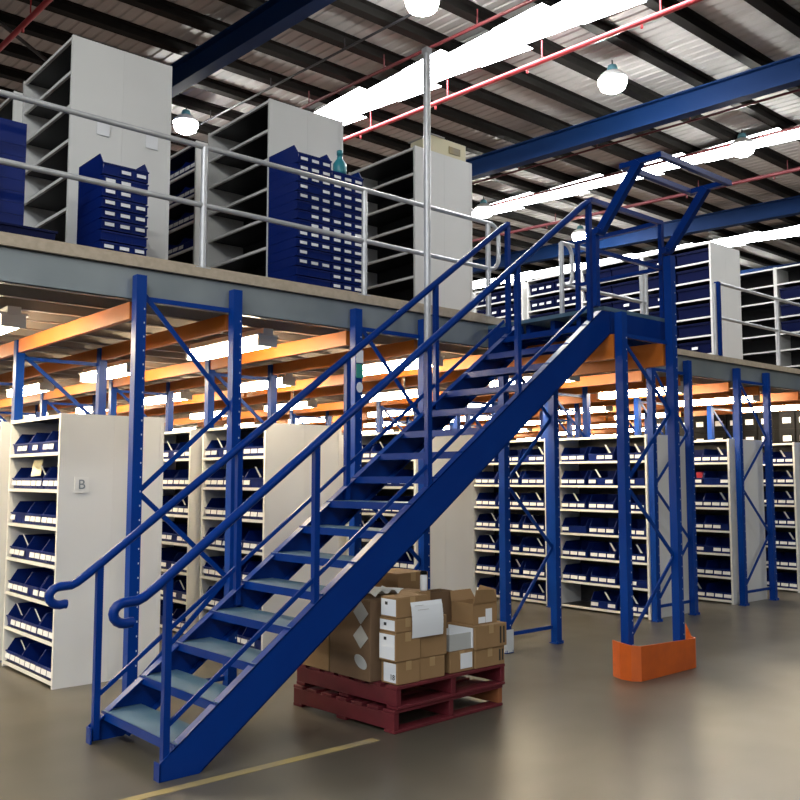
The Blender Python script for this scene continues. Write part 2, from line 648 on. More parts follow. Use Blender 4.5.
# ------------------------------------------------------------------ trays
def tray_mesh(w, d, hf, hs, t=.006):
    """front at x=0 facing -x; y 0..w"""
    m = MB()
    m.box(0, d, 0, w, 0, t)
    m.box(d - t, d, 0, w, t, hs)
    prof = [(.0, t), (d - t, t), (d - t, hs), (.06, hs), (.0, hf + .01)]
    for y0 in (0, w - t):
        m.prism(prof, 'y', y0, y0 + t)
    # sloped front lip with a rolled edge
    m.hexa([(0, t, t), (t, t, t), (t, w - t, t), (0, w - t, t), (-.012, t, hf), (-.006, t, hf), (-.006, w - t, hf), (-.012, w - t, hf)])
    m.box(-.018, -.004, 0, w, hf - .004, hf + .006)
    for f in (1 / 3, 2 / 3):
        m.box(-.006, 0.03, w * f - .003, w * f + .003, t, hf * .9)
    return m


TRW = 0.378
TR_SHELF = tray_mesh(TRW, .38, .085, .185).mesh('storage_tray', M['tray'])
TR_STACK = tray_mesh(.36, .46, .060, .081).mesh('storage_tray', M['tray'])
TR_TOP = tray_mesh(.36, .46, .075, .165).mesh('storage_tray', M['tray'])


def card_mesh(hf):
    c = MB()
    zc = hf * .55
    c.hexa([(-.022, -.01, zc - .020), (-.018, -.01, zc - .020), (-.018, .095, zc - .020), (-.022, .095, zc - .020),
            (-.017, -.01, zc + .022), (-.013, -.01, zc + .022), (-.013, .095, zc + .022), (-.017, .095, zc + .022)])
    return c.mesh('label_card', M['card'])


CARD_SHELF = card_mesh(.085)
CARD_STACK = MB().hexa([(-.018, .008, .022), (-.014, .008, .022), (-.014, .08, .022), (-.018, .08, .022),
                        (-.016, .008, .048), (-.012, .008, .048), (-.012, .08, .048), (-.016, .08, .048)]).mesh('label_card', M['card'])
slip = MB()  # pale slips: some papers, the rest imitating light caught on tray rims
slip.hexa([(.06, .0, .10), (.064, .0, .10), (.064, .03, .10), (.06, .03, .10), (.03, .05, .2), (.034, .05, .2), (.034, .075, .2), (.03, .075, .2)])
SLIP = slip.mesh('paper_rim_light', M['paper'])

def tray(me, card, x, y, z, w, label, group, rz=0, miss=0.12, cards=(0, 1, 2), slip_p=0.0):
    o = link('storage_tray', me, None, (x, y, z), rz)
    tag(o, label, 'tray', group)
    for q in cards:
        if random.random() < miss:
            continue
        link('label_card', card, o, (0, w * (q + .5) / 3 - .0425, 0))
    if random.random() < slip_p:
        link('paper_rim_light', SLIP, o, (0, random.uniform(.03, w - .14), 0), 0)
    return o


def fill_bay(x, y, z, L, where, group, n=3, levels=range(NL), only=None, miss=.12, slip_p=.3, skip=()):
    """trays on every shelf of a unit facing -x; level 0 is the top shelf"""
    gap = (L - .056 - n * TRW) / n
    for lv in levels:
        zz = z + hs(z) * (.05 + PITCH * (NL - 1 - lv)) + .002
        for k in range(n):
            kk = n - 1 - k                      # seen from the front the far end is on the left
            if (lv, k) in skip or (only is not None and k not in only):
                continue
            yy = y + .028 + gap / 2 + (TRW + gap) * kk
            tray(TR_SHELF, CARD_SHELF, x + .024 + random.uniform(0, .012), yy, zz, TRW,
                 'blue storage tray, %s from left on %s shelf down, %s' % (ORD[k], ORD[lv], where), group, miss=miss, slip_p=slip_p)


G0 = 2.70
G1 = 4.63
G2 = 6.53
# ground floor, left set (rows end at y = 7.24)
RW = 0.45
YL = 7.24
unit(G0, YL, 0, 1.2, -1, 'grey shelving unit full of blue trays at the far left, left of the staircase')
pe = unit(G0 + .446 + UD, YL, 0, 1.2, 1, 'grey shelving unit backing onto the far left one, behind the leftmost blue post')
unit(G0, 8.70, 0, 1.2, -1, 'grey shelving unit cut by the left border, behind the far left one')
unit(G1, YL, 0, 1.2, -1, 'grey shelving unit with trays between the two left blue posts')
unit(G1 + .446 + UD, YL, 0, 1.2, 1, 'grey shelving unit with plain end panel seen through the stair handrails')
unit(G1, 8.70, 0, 1.2, -1, 'grey shelving unit beside the leftmost blue post, half hidden behind end panel')
unit(G2, YL, 0, 1.2, -1, 'grey shelving unit seen between the stair treads')
unit(G2 + .446 + UD, YL, 0, 1.2, 1, 'grey shelving unit whose end panel stands behind the staircase, above the cartons')
unit(G2, 8.70, 0, 1.2, -1, 'grey shelving unit seen between the stair treads, further back')
fill_bay(G0, YL, 0, 1.2, 'unit at far left', 'trays in the far left shelving unit', slip_p=.25)
fill_bay(G0, 8.70, 0, 1.2, 'unit cut by left border', 'trays cut by the left border', only=(2,))
fill_bay(G1, YL, 0, 1.2, 'unit between the left blue posts', 'trays between the two left posts')
fill_bay(G1, 8.70, 0, 1.2, 'unit right of leftmost blue post', 'trays beside the leftmost post')
fill_bay(G2, YL, 0, 1.2, 'unit seen through the stairs', 'trays seen through the stairs')
# right set
YR = 6.165
H3, H4, H5 = 9.25, 11.15, 13.0
unit(H3, YR, 0, 1.36, -1, 'grey shelving unit full of trays, directly left of the blue guard frame')
unit(H3 + .446 + UD, YR, 0, 1.36, 1, 'grey shelving unit with its end panel behind the frame in the orange guard')
unit(H3, 7.70, 0, 1.36, -1, 'grey shelving unit full of trays, behind the landing back frame')
unit(H3, 9.42, 0, 1.36, -1, 'grey shelving unit right of the plain end panel behind the stairs')
unit(H4, YR, 0, 1.2, -1, 'grey shelving unit of trays right of the orange guard')
unit(H4 + .446 + UD, YR, 0, 1.2, 1, 'grey shelving unit with end panel behind the second frame right of guard')
unit(H5, YR, 0, 1.2, -1, 'grey shelving unit of trays at the far right border')
unit(H5 + .446 + UD, YR, 0, 1.2, 1, 'grey shelving unit backing onto the one at the far right border')
fill_bay(H3, YR, 0, 1.36, 'unit left of guard frame', 'trays left of the guard frame', slip_p=.35, skip=((6, 0),))
fill_bay(H3, 7.70, 0, 1.36, 'unit behind landing back frame', 'trays behind the landing frame', slip_p=.35)
fill_bay(H3, 9.42, 0, 1.36, 'narrow strip right of end panel', 'trays in the narrow strip', only=(1, 2))
fill_bay(H4, YR, 0, 1.2, 'unit right of orange guard', 'trays right of the guard', slip_p=.35)
fill_bay(H5, YR, 0, 1.2, 'unit at far right border', 'trays at the far right border', slip_p=.35)

for q, yy in enumerate((6.2, 7.45, 8.7)):
    unit(15.0, yy, 0, 1.2, -1, 'grey shelving unit with black boxes on top, deep behind the right units, %s back' % ORD[q])
BOXM = MB().box(0, .34, 0, .26, 0, .30).box(-.006, .346, -.006, .266, .27, .305)
BOXL = MB().box(-.004, -.001, .06, .2, .1, .19)
bme, lme = BOXM.mesh('storage_box', M['black']), BOXL.mesh('label_card', M['card'])
for q, yy in enumerate((6.2, 7.45, 8.7)):
    for k in range(4):
        for lv in range(2):
            o = link('storage_box', bme, None, (15.03, yy + .04 + .29 * k, UH + .006 + .307 * lv))
            tag(o, 'black storage box, %s row, %s from near end, top of far unit %s back' % (('lower', 'upper')[lv], ORD[k], ORD[q]), 'box', 'black boxes on the far shelving')
            link('label_card', lme, o)

# cardboard piece lying in a tray, far left unit; red packet
solid('cardboard_sheet', MB().hexa([(2.69, 7.86, 1.665), (2.695, 7.86, 1.66), (2.775, 8.02, 1.80), (2.77, 8.02, 1.805),
                                    (2.74, 7.78, 1.675), (2.745, 7.78, 1.67), (2.825, 7.94, 1.81), (2.82, 7.94, 1.815)]),
      M['carton_cream'], (2.7, 7.9, 1.7), 'beige cardboard sheet sticking out of a tray on the far left unit', 'cardboard')
solid('red_packet', MB().box(11.21, 11.25, 6.60, 6.69, 1.57, 1.735), M['pinkred'], (11.18, 6.56, 1.7),
      'small red packet standing in a tray right of the orange guard', 'packet', bev=.005)

# upper floor shelving
ZU = 3.236
unit(G0, YL, ZU, 1.2, -1, 'grey shelving unit with empty shelves on the mezzanine, leftmost')
unit(G0 + .446 + UD, YL, ZU, 1.2, 1, 'grey shelving unit on the mezzanine with end panel behind the small tray stack')
unit(G0, 8.70, ZU, 1.2, -1, 'grey shelving unit on the mezzanine at the left border, further back')
unit(G1, YL, ZU, 1.2, -1, 'grey shelving unit with empty shelves left of the tall tray stack')
unit(G1 + .446 + UD, YL, ZU, 1.2, 1, 'grey shelving unit on the mezzanine with end panel behind the tall tray stack')
unit(G1, 8.70, ZU, 1.2, -1, 'grey shelving unit on the mezzanine seen between two large end panels')
unit(G2, YL, ZU, 1.2, -1, 'grey shelving unit with empty shelves right of the tall tray stack')
unit(G2 + .446 + UD, YL, ZU, 1.2, 1, 'grey shelving unit on the mezzanine carrying a cream box')
fill_bay(G1, 8.70, ZU, 1.2, 'mezzanine unit between end panels', 'trays between the mezzanine end panels', slip_p=0)
U5, U6 = 12.72, 15.2
for q, yy in enumerate((YL, 8.49, 9.74, 11.1, 12.4, 13.7)):
    unit(U5, yy, ZU, 1.24, -1, 'grey shelving unit with blue totes on the mezzanine, %s back from the front panel' % ORD[q])
unit(U5 + .446 + UD, YL, ZU, 1.24, 1, 'grey shelving unit on the mezzanine right, showing its plain end panel')
for q, yy in enumerate((6.19, 7.44)):
    unit(U6, yy, ZU, 1.24, -1, 'grey shelving unit at the right border of the mezzanine, ' + ('with blue totes' if q == 0 else 'empty'))

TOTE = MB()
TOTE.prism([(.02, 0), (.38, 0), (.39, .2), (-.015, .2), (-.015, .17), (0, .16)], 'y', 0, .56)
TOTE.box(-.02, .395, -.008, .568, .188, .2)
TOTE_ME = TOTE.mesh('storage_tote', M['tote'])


def tote(x, y, z, label, group, cards):
    o = link('storage_tote', TOTE_ME, None, (x, y, z))
    tag(o, label, 'tote', group)
    for q in cards:
        c = link('label_card', CARD_SHELF, o, (.0, .06 + q * .17, .05))
    return o


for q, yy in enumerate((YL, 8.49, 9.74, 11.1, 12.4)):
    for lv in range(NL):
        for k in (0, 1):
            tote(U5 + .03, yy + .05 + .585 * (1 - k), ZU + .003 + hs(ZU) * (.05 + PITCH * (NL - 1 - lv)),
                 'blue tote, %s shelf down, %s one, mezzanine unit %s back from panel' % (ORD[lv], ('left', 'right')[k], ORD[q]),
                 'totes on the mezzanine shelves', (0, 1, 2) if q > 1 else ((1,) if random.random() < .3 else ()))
for lv in (1, 2, 3):
    tote(U6 + .03, 6.19 + .62, ZU + .003 + hs(ZU) * (.05 + PITCH * (NL - 1 - lv)), 'blue tote at the right border of the mezzanine, %s shelf down' % ORD[lv],
         'totes at the right border', ())

# ------------------------------------------------------------------ tray stacks on the mezzanine
RZF = PI / 2           # front turned to -y: local -x -> -y, local y -> x... x0 is the right end


def stack(x, y, n, where, group, gaps=(), tall=True, z0=ZU, rz=PI / 2):
    for k in range(n):
        top = k == n - 1 and tall
        me = TR_TOP if top else TR_STACK
        if rz > 0:      # local y -> -x, local x -> +y : place origin at right end
            loc = (x + .36, y, z0 + .083 * k)
        else:
            loc = (x, y, z0 + .083 * k)
        cards = [q for q in (0, 1, 2) if (k, q) not in gaps and k not in gaps]
        tray(me, CARD_STACK, *loc, .36, 'blue stacked tray, %s up in %s' % (ORD[k], where), group, rz=rz, miss=0.06, cards=cards)


stack(2.62, 6.36, 9, 'the small stack before the left end panel', 'trays of the small stack', gaps=(2, (7, 0), (6, 0)))
stack(4.36, 6.36, 15, 'the tall stack, its left column', 'trays of the tall stack left column', gaps=(1, (0, 1), (2, 0), (2, 2), (4, 1), (4, 0), (8, 2), (9, 2)))
stack(4.725, 6.36, 14, 'the tall stack, its right column', 'trays of the tall stack right column')
# stack seen from behind at the left border
stack(1.72, 6.86, 8, 'the stack at the left border', 'trays of the left border stack', gaps=tuple(range(16)), rz=-PI / 2, z0=ZU + .16)
tl = MB()
tl.prism([(1.62, ZU), (2.26, ZU), (2.28, ZU + .15), (1.60, ZU + .15)], 'y', 6.32, 6.92)
tl.box(1.59, 2.29, 6.31, 6.93, ZU + .135, ZU + .15)
solid('storage_tote', tl, M['tote'], (1.9, 6.6, ZU), 'large blue tote under the tray stack at the left border', 'tote')
bt = MB()
bt.lathe([(0, 0), (.06, 0), (.065, .02), (.065, .1), (.03, .15), (.022, .19), (.03, .19), (.03, .23), (0, .23)], (5.0, 6.6, ZU + .083 * 13 + .168), 14)
solid('spray_bottle', bt, M['teal'], (5.0, 6.6, ZU + 1.2), 'teal bottle standing on top of the tall tray stack', 'bottle')

# cream box on top of mezzanine unit
cb = thing('carton', (7.12, 7.6, ZU + .003 + UH * .965), 'cream cardboard box on top of the mezzanine shelving beside the tall pole', 'box')
part('body', MB().box(6.80, 7.36, 7.27, 7.62, ZU + .003 + UH * .965 + .008, ZU + .003 + UH * .965 + .20), M['carton_cream'], cb, bev=.006)
part('flap', MB().box(6.78, 7.0, 7.25, 7.64, ZU + .003 + UH * .965 + .20, ZU + .003 + UH * .965 + .208), M['carton_grey'], cb)
part('label', MB().box(7.08, 7.26, 7.262, 7.269, ZU + .003 + UH * .965 + .05, ZU + .003 + UH * .965 + .13), M['yellow'], cb)

# stickers and plates on end panels
part('label_plate', MB().box(2.86, 3.0, YL - .008, YL - .005, 1.72, 1.86), M['card'], pe, label='pale plate with a printed letter') if False else None
pl = MB().box(2.82, 2.94, YL - .012, YL - .006, 1.53, 1.66)
u0 = [o for o in COL.objects if o.name.startswith('shelving_unit')][0]
po = part('label_plate', pl, M['shelf_edge'], u0, label='pale plate printed with a letter')
tm = text_mesh('B', .11)
tm.materials.clear()
tm.materials.append(M['channel'])
to = link('printed_letter', tm, po)
to.location = Vector((2.88, YL - .0135, 1.595)) - worg(po)
to.rotation_euler = (PI / 2, 0, 0)
uu = [o for o in COL.objects if o.get('label', '').startswith('grey shelving unit on the mezzanine with end panel behind the small')][0]
for (xa, za) in ((2.92, 4.58), (3.36, 4.57)):
    o = MB().box(xa, xa + .11, YL - .010, YL - .005, za, za + .13)
    me = o.mesh('sticker', M['card'])
    me.transform(uu.rotation_euler.to_matrix().to_4x4().inverted() @ Matrix.Translation(-uu.location))
    link('sticker', me, uu)

# ------------------------------------------------------------------ guard rails on the mezzanine
ZT, ZM = 4.19, 3.73
RR = .021


def rail_post(t, x, y=6.09, z0=3.24, z1=ZT, r=.026, m='galv'):
    part('post', MB().tube([(x, y, z0), (x, y, z1)], r, 10), M[m], t)
    part('base_plate', MB().box(x - .06, x + .06, y - .02, y + .04, z0, z0 + .01), M[m], t)


g = thing('guardrail', (3.3, 6.09, 3.24), 'grey galvanised guardrail along the mezzanine edge left of the staircase', 'railing')
for x in (0.15, 1.73, 3.31, 4.89, 6.47):
    rail_post(g, x)


def arc(cx, cz, r, a0, a1, n=8):
    return [(cx + r * math.cos(a0 + (a1 - a0) * i / n), 6.09, cz + r * math.sin(a0 + (a1 - a0) * i / n)) for i in range(n + 1)]


dl = [(-1.5, 6.09, ZT), (6.5, 6.09, ZT)] + arc(6.5, (ZT - .12), .12, PI / 2, 0)[1:] + arc(6.5, ZM + .12, .12, 0, -PI / 2) + [(-1.5, 6.09, ZM)]
part('top_rail', MB().tube(dl[:7] + dl[7:14], RR, 10), M['galv'], g) if False else part('rail_loop', MB().tube(dl, RR, 10), M['galv'], g)
part('toe_plate', MB().box(-1.5, 6.5, 6.128, 6.133, 3.24, 3.27), M['timber'], g)
# middle rail section between the stair opening and the loading gap
g = thing('guardrail', (8.3, 6.09, 3.24), 'short grey guardrail on the mezzanine edge behind the stair landing', 'railing')
for x in (7.62, 9.12, 9.2):
    rail_post(g, x)
dl = [(9.2, 6.09, ZT), (7.6, 6.09, ZT)] + arc(7.6 + .0, ZT - .12, .12, PI / 2, PI)[1:] + arc(7.6, ZM + .12, .12, PI, 1.5 * PI) + [(9.2, 6.09, ZM)]
dl = [(9.2, 6.09, ZT), (7.66, 6.09, ZT)] + arc(7.66, ZT - .12, .12, PI / 2, 0)[1:3] + [(7.8, 6.09, ZT - .14), (7.8, 6.09, ZM + .14), (7.74, 6.09, ZM + .02), (7.66, 6.09, ZM), (9.2, 6.09, ZM)]
part('top_rail', MB().tube([(7.62, 6.09, ZT), (9.2, 6.09, ZT)], RR, 10), M['galv'], g)
part('mid_rail', MB().tube([(7.62, 6.09, ZM), (9.2, 6.09, ZM)], RR, 10), M['galv'], g)
part('end_loop', MB().tube([(7.62, 6.09, ZT)] + arc(7.62 + .06, ZT - .12, .12, PI / 2, 0)[1:] + arc(7.62 + .06, ZM + .12, .12, 0, -PI / 2) + [(7.62, 6.09, ZM)], RR, 10), M['galv'], g)
# right section
g = thing('guardrail', (12.0, 6.09, 3.24), 'grey guardrail with a blue end post on the mezzanine edge at right', 'railing')
part('post', MB().box(10.80, 10.86, 6.05, 6.11, 3.24, ZT + .03), M['blue'], g, label='blue end post')
for x in (10.76, 12.48, 14.1, 15.7):
    rail_post(g, x)
part('top_rail', MB().tube([(10.84, 6.09, ZT + .02), (17.3, 6.09, ZT + .02)], RR, 10), M['galv'], g)
part('mid_rail', MB().tube([(10.84, 6.09, ZM + .02), (17.3, 6.09, ZM + .02)], RR, 10), M['galv'], g)
# tall pole
tp = thing('steel_pole', (5.62, 6.03, 2.95), 'tall thin grey steel pole rising from the mezzanine edge past the shelving', 'pole')
part('shaft', MB().tube([(5.53, 5.965, 2.72), (5.53, 5.965, 5.60)], .034, 12), M['galv'], tp)
part('cap', MB().box(5.495, 5.565, 5.93, 6.0, 5.60, 5.65), M['galv'], tp)

# ------------------------------------------------------------------ staircase
st = thing('staircase', (2.4, 5.17, 0), 'blue steel staircase with open treads climbing to the mezzanine', 'staircase')
YN0, YN1, YF0, YF1 = 4.67, 4.735, 5.605, 5.67
SL = 0.74


def ztop(x):
    return .15 + SL * (x - 2.4)


def zbot(x):
    return SL * (x - 2.58)


for (a, b, xe) in ((YN0, YN1, 6.40), (YF0, YF1, 6.40)):
    outer = a if a == YN0 else b
    s = MB()
    web0, web1 = (a, a + .008) if a == YN0 else (b - .008, b)
    zc = 2.9
    xt = 2.4 + (3.095 - .15) / SL
    poly = [(2.34, 0.002), (2.58, 0.002), (2.58 + 2.9 / SL, 2.9), (2.58 + 2.9 / SL, 3.095), (xt, 3.095), (2.40, .15), (2.34, .10)]
    s.prism(poly, 'y', web0, web1)
    # flanges along the top and the bottom edge
    fa, fb = (a, b)
    x0, x1 = 2.40, xt
    s.hexa([(x0, fa, ztop(x0) - .01), (x0, fb, ztop(x0) - .01), (x1, fb, ztop(x1) - .01), (x1, fa, ztop(x1) - .01),
            (x0, fa, ztop(x0)), (x0, fb, ztop(x0)), (x1, fb, ztop(x1)), (x1, fa, ztop(x1))])
    x0, x1 = 2.59, 2.58 + 2.9 / SL
    s.hexa([(x0, fa, zbot(x0)), (x0, fb, zbot(x0)), (x1, fb, zbot(x1)), (x1, fa, zbot(x1)),
            (x0, fa, zbot(x0) + .01), (x0, fb, zbot(x0) + .01), (x1, fb, zbot(x1) + .01), (x1, fa, zbot(x1) + .01)])
    s.box(2.335, 2.345, fa, fb, 0.002, .10)
    part('stringer', s, M['blue'], st)
    # foot bolts
for n in range(16):
    x = 2.43 + .25 * n
    z = .185 + .1845 * n
    t = MB()
    t.box(x, x + .262, YN1 - .055, YF0 + .055, z - .006, z, 0)
    t.box(x - .004, x + .004, YN1 - .055, YF0 + .055, z - .052, z, 1)
    t.box(x + .256, x + .262, YN1 - .055, YF0 + .055, z - .03, z - .006, 1)
    o = part('tread', t, [M['tread'], M['blue']], st)
    for yy in (YN1 - .01, YF0 + .004):
        part('cleat', MB().box(x + .03, x + .23, yy, yy + .006, z - .05, z - .007), M['blue'], o)
HY = {0: 4.70, 1: 5.64}


def zhand(x):
    return 1.105 + .758 * (x - 2.38)


for s, yy in HY.items():
    # handrail with its returned end
    cx, cz = 2.10, .925
    loop = [(cx + .012 + .075 * math.cos(a), yy, cz + .055 * math.sin(a) - .01) for a in [(-.25 + k / 10 * 0 - 0) * PI for k in range(1)]]
    ring = [(2.135 + .07 * math.cos(a), yy, .926 + .056 * math.sin(a)) for a in [(1.62 - 1.12 * k / 9) * PI for k in range(10)]]
    ring = [(2.175, yy, .872)] + ring
    path = ring + [(2.20, yy, .985), (2.235, yy, 1.0)] + [(2.30, yy, zhand(2.30)), (6.18, yy, zhand(6.18)), (6.26, yy, zhand(6.26) - .012)]
    part('handrail', MB().tube(path, .028, 12), M['blue'], st)
    # knee rail
    xk0, xk1 = 2.40, 6.2
    part('knee_rail', MB().bar((xk0, yy, ztop(xk0) + .145), (xk1, yy, ztop(xk1) + .145), .014, .028), M['blue'], st)
    for x in (2.38, 3.385, 4.36, 5.325, 6.26):
        zb = ztop(x) - .12 if x > 2.39 else .02
        part('baluster', MB().box(x - .02, x + .02, yy - .02, yy + .02, zb, (zhand(x) - .01) if x < 6.2 else 4.06), M['blue'], st)

# ------------------------------------------------------------------ landing
ld = thing('stair_landing', (6.9, 5.3, 3.1), 'blue steel landing at the top of the staircase with low rails', 'landing')
part('floor_plate', MB().box(6.43, 7.37, 4.68, 6.06, 3.105, 3.14), M['tread'], ld)
f = MB()
f.box(6.51, 7.37, 4.67, 4.678, 2.90, 3.1)
f.box(6.51, 7.37, 4.678, 4.735, 2.90, 2.908)
part('fascia', f, M['blue'], ld)
part('fascia', MB().box(7.362, 7.37, 4.68, 6.06, 2.9, 3.104), M['blue'], ld)
part('fascia', MB().box(6.43, 6.44, 5.68, 6.06, 2.9, 3.104), M['blue'], ld)
part('fascia', MB().box(6.45, 7.36, 6.035, 6.045, 2.9, 3.104), M['blue'], ld)
ZLT, ZLM = 4.06, 3.62
part('top_rail', MB().bar((6.29, 4.70, ZLT), (7.39, 4.70, ZLT), .04, .04), M['blue'], ld)
part('mid_rail', MB().bar((6.285, 4.70, ZLM), (7.37, 4.70, ZLM), .035, .035), M['blue'], ld)
part('top_rail', MB().bar((7.37, 4.70, ZLT), (7.37, 5.7, ZLT), .04, .04), M['blue'], ld)
part('mid_rail', MB().bar((7.37, 4.72, ZLM), (7.37, 5.7, ZLM), .035, .035), M['blue'], ld)
for (x, yy) in ((7.37, 4.70), (7.37, 5.68)):
    part('baluster', MB().box(x - .02, x + .02, yy - .02, yy + .02, 3.14, ZLT - .02), M['blue'], ld)
for yy in (5.0, 5.3, 5.6):
    part('bearer', MB().box(6.52, 7.36, yy, yy + .05, 2.98, 3.104), M['orange'] if False else M['blue'], ld)

fr = upright_frame(6.52, 7.30, 4.575, 3.05, 'blue upright frame standing in the orange guard, its right post rising above the landing',
                   nodes=[(0, .28), (1, .95), (0, 1.6), (1, 2.25), (0, 2.85)], tops=(3.08, 3.70))
upright_frame(6.5, 7.25, 5.93, 2.96, 'blue upright frame carrying the back of the landing, right of the pallet cartons',
              nodes=[(0, .2), (1, .95), (0, 1.6), (1, 2.25), (0, 2.85)])
for x in (6.52, 7.28):
    solid('support_beam', MB().box(x - .03, x + .03, 4.63, 5.87, 2.68, 2.895), M['orange'], (x, 5.2, 2.7),
          'orange beam under the stair landing, on its %s side' % ('left' if x < 7 else 'right'), 'beam')

pf = [o for o in COL.objects if o.get('label', '').startswith('blue upright frame carrying the back of the landing')][0]
part('post_protector', MB().box(6.45, 6.455, 5.875, 5.975, .01, .22).box(6.455, 6.55, 5.875, 5.88, .01, .22), M['clear'], pf, label='clear plastic post protector')

# pallet gate over the landing (up and over, standing open)
gt = thing('pallet_gate', (6.9, 4.6, 3.2), 'blue tilted pallet gate frame standing open above the stair landing', 'gate')
part('gate_post', MB().box(6.235, 6.285, 4.61, 4.65, 3.11, 3.78), M['blue'], gt)
GZ = 4.27
for x in (6.30, 7.34):
    part('arm', MB().bar((x, 4.60, 3.77), (x, 4.20, GZ - .0), .06, .075), M['blue'], gt)
    part('side_bar', MB().bar((x, 4.36, GZ), (x, 4.0, GZ), .045, .045), M['blue'], gt)
for yy in (4.36, 4.0):
    part('cross_bar', MB().bar((6.27, yy, GZ), (7.39, yy, GZ), .045, .045), M['blue'], gt)
for x in (6.27, 7.30):
    part('pivot', MB().tube([(x - .05, 4.60, 3.755), (x + .06, 4.60, 3.755)], .03, 12), M['blue'], gt)

# orange rack-end guard
gd = MB()
gt2 = thing('rack_guard', (6.9, 4.45, 0), 'orange steel guard around the foot of the blue landing frame', 'guard')
prof = [(6.40, 4.64), (6.345, 4.53), (6.345, 4.42), (6.40, 4.36), (7.22, 4.365), (7.27, 4.39), (7.29, 4.44), (7.30, 4.50)]
ins = [(6.41, 4.635), (6.356, 4.525), (6.356, 4.425), (6.406, 4.371), (7.216, 4.376), (7.262, 4.398), (7.28, 4.443), (7.29, 4.50)]
n = len(prof)
h0, h1 = .0, .30
tops = [.30, .30, .29, .285, .255, .255, .255, .36]
vs = [(x, y, .004) for x, y in prof] + [(x, y, z) for (x, y), z in zip(prof, tops)] + [(x, y, .004) for x, y in ins] + [(x, y, z) for (x, y), z in zip(ins, tops)]
fs = []
for i in range(n - 1):
    fs += [(i, i + 1, n + i + 1, n + i), (2 * n + i, 3 * n + i, 3 * n + i + 1, 2 * n + i + 1), (n + i, n + i + 1, 3 * n + i + 1, 3 * n + i), (i, 2 * n + i, 2 * n + i + 1, i + 1)]
fs += [(0, n, 3 * n, 2 * n), (n - 1, 3 * n - 1, 4 * n - 1, 2 * n - 1)]
gd._add(vs, fs)
part('plate', gd, M['guard'], gt2)
for x in (6.46, 7.2):
    part('anchor_bolt', MB().lathe([(0, .03), (.016, .03), (.016, 0)], (x, 4.45, .012), 8), M['galv'], gt2)
part('base_plate', MB().box(6.42, 7.22, 4.39, 4.48, .003, .011), M['guard'], gt2)

# ------------------------------------------------------------------ pallets
def pallet(loc, rz, label, m, brown=False):
    t = thing('pallet', loc, label, 'pallet', None, rz)
    L_, D_ = 1.09, 1.07
    for k in range(7):
        y0 = k * (D_ - .11) / 6
        lpart('top_board', MB().box(0, L_, y0, y0 + .11, .128, .148), m, t, bev=.003)
    for x0 in (0, L_ / 2 - .022, L_ - .044):
        lpart('stringer', MB().box(x0, x0 + .044, .005, D_ - .005, .022, .127), M['pallet_brown'] if (brown and x0 > 1) else m, t, bev=.003)
    for y0 in (0, D_ / 2 - .05, D_ - .1):
        lpart('bottom_board', MB().box(0, L_, y0, y0 + .1, .001, .021), m, t, bev=.003)
    return t


pallet((3.905, 4.535, 0), math.radians(3), 'red wooden pallet lying on the floor, under another red pallet', M['pallet'], True)
pallet((3.92, 4.53, .15), math.radians(2.6), 'red wooden pallet on top of another, loaded with brown cartons', M['pallet'])

# ------------------------------------------------------------------ cartons on the pallet
ZP = .300


def carton(x0, x1, y0, y1, z0, z1, label, m='carton', tape=True, white=None, extra=None):
    t = thing('carton', ((x0 + x1) / 2, (y0 + y1) / 2, z0), label, 'box')
    part('body', MB().box(x0, x1, y0, y1, z0, z1 - .004), M[m], t, bev=.005)
    for (a, b) in ((x0 + .001, (x0 + x1) / 2 - .001), ((x0 + x1) / 2 + .001, x1 - .001)):
        part('flap', MB().box(a, b, y0 + .001, y1 - .001, z1 - .004, z1), M[m], t)
    if tape:
        xm = (x0 + x1) / 2
        part('tape', MB().box(xm - .024, xm + .024, y0 - .0012, y0 - .0002, z1 - .06, z1 - .001), M['tape'], t)
    if white:
        part('label', MB().box(x0 - .002, x0 - .0004, y0 + .008, y1 - .008, z0 + .012, z1 - .012), M['paper'], t)
        part('mark', MB().box(x0 - .004, x0 - .0022, y0 + .09, y0 + .115, z1 - .05, z1 - .03), M['mark'], t)
    return t


YC = 4.555
c = carton(3.945, 4.145, YC, 4.72, ZP, .448, 'brown carton with white printed end, bottom of the left front stack')
part('label', MB().box(3.942, 3.9436, YC + .012, YC + .135, ZP + .012, .435), M['paper'], c)
tm = text_mesh('18', .05)
tm.materials.clear(); tm.materials.append(M['mark'])
o = link('printed_number', tm, c)
o.location = Vector((3.9405, YC + .045, ZP + .045)) - worg(c)
o.rotation_euler = (PI / 2, 0, -PI / 2)
carton(4.15, 4.385, YC + .01, 4.74, ZP, .444, 'plain brown carton on the pallet right of the white ended bottom carton')
carton(3.925, 4.145, YC - .005, 4.72, .45, .635, 'brown carton with white end, second up in left front stack', white=True)
c = carton(3.93, 4.15, YC, 4.72, .637, .728, 'flat brown carton with white end, third up in left front stack', white=True)
carton(4.155, 4.405, YC + .01, 4.74, .446, .712, 'plain brown carton behind the lower right of the hanging paper')
c = carton(3.94, 4.22, YC, 4.72, .730, .862, 'brown carton with white end, top of the left front stack', white=True)
ps = MB()
NX = 8
pts = []
for i in range(NX + 1):
    zz = .825 - .235 * i / NX
    yy = YC - .006 - .010 * math.sin(i / NX * PI) - (.004 if i else 0)
    pts.append((yy, zz))
for i in range(NX):
    (ya, za), (yb, zb) = pts[i], pts[i + 1]
    sk = .012 * i / NX
    ps.hexa([(4.055 + sk, yb, zb), (4.335 + sk, yb - .004, zb), (4.335 + sk, yb - .0025, zb), (4.055 + sk, yb + .0015, zb),
             (4.055 + sk, ya, za), (4.335 + sk, ya - .004, za), (4.335 + sk, ya - .0025, za), (4.055 + sk, ya + .0015, za)])
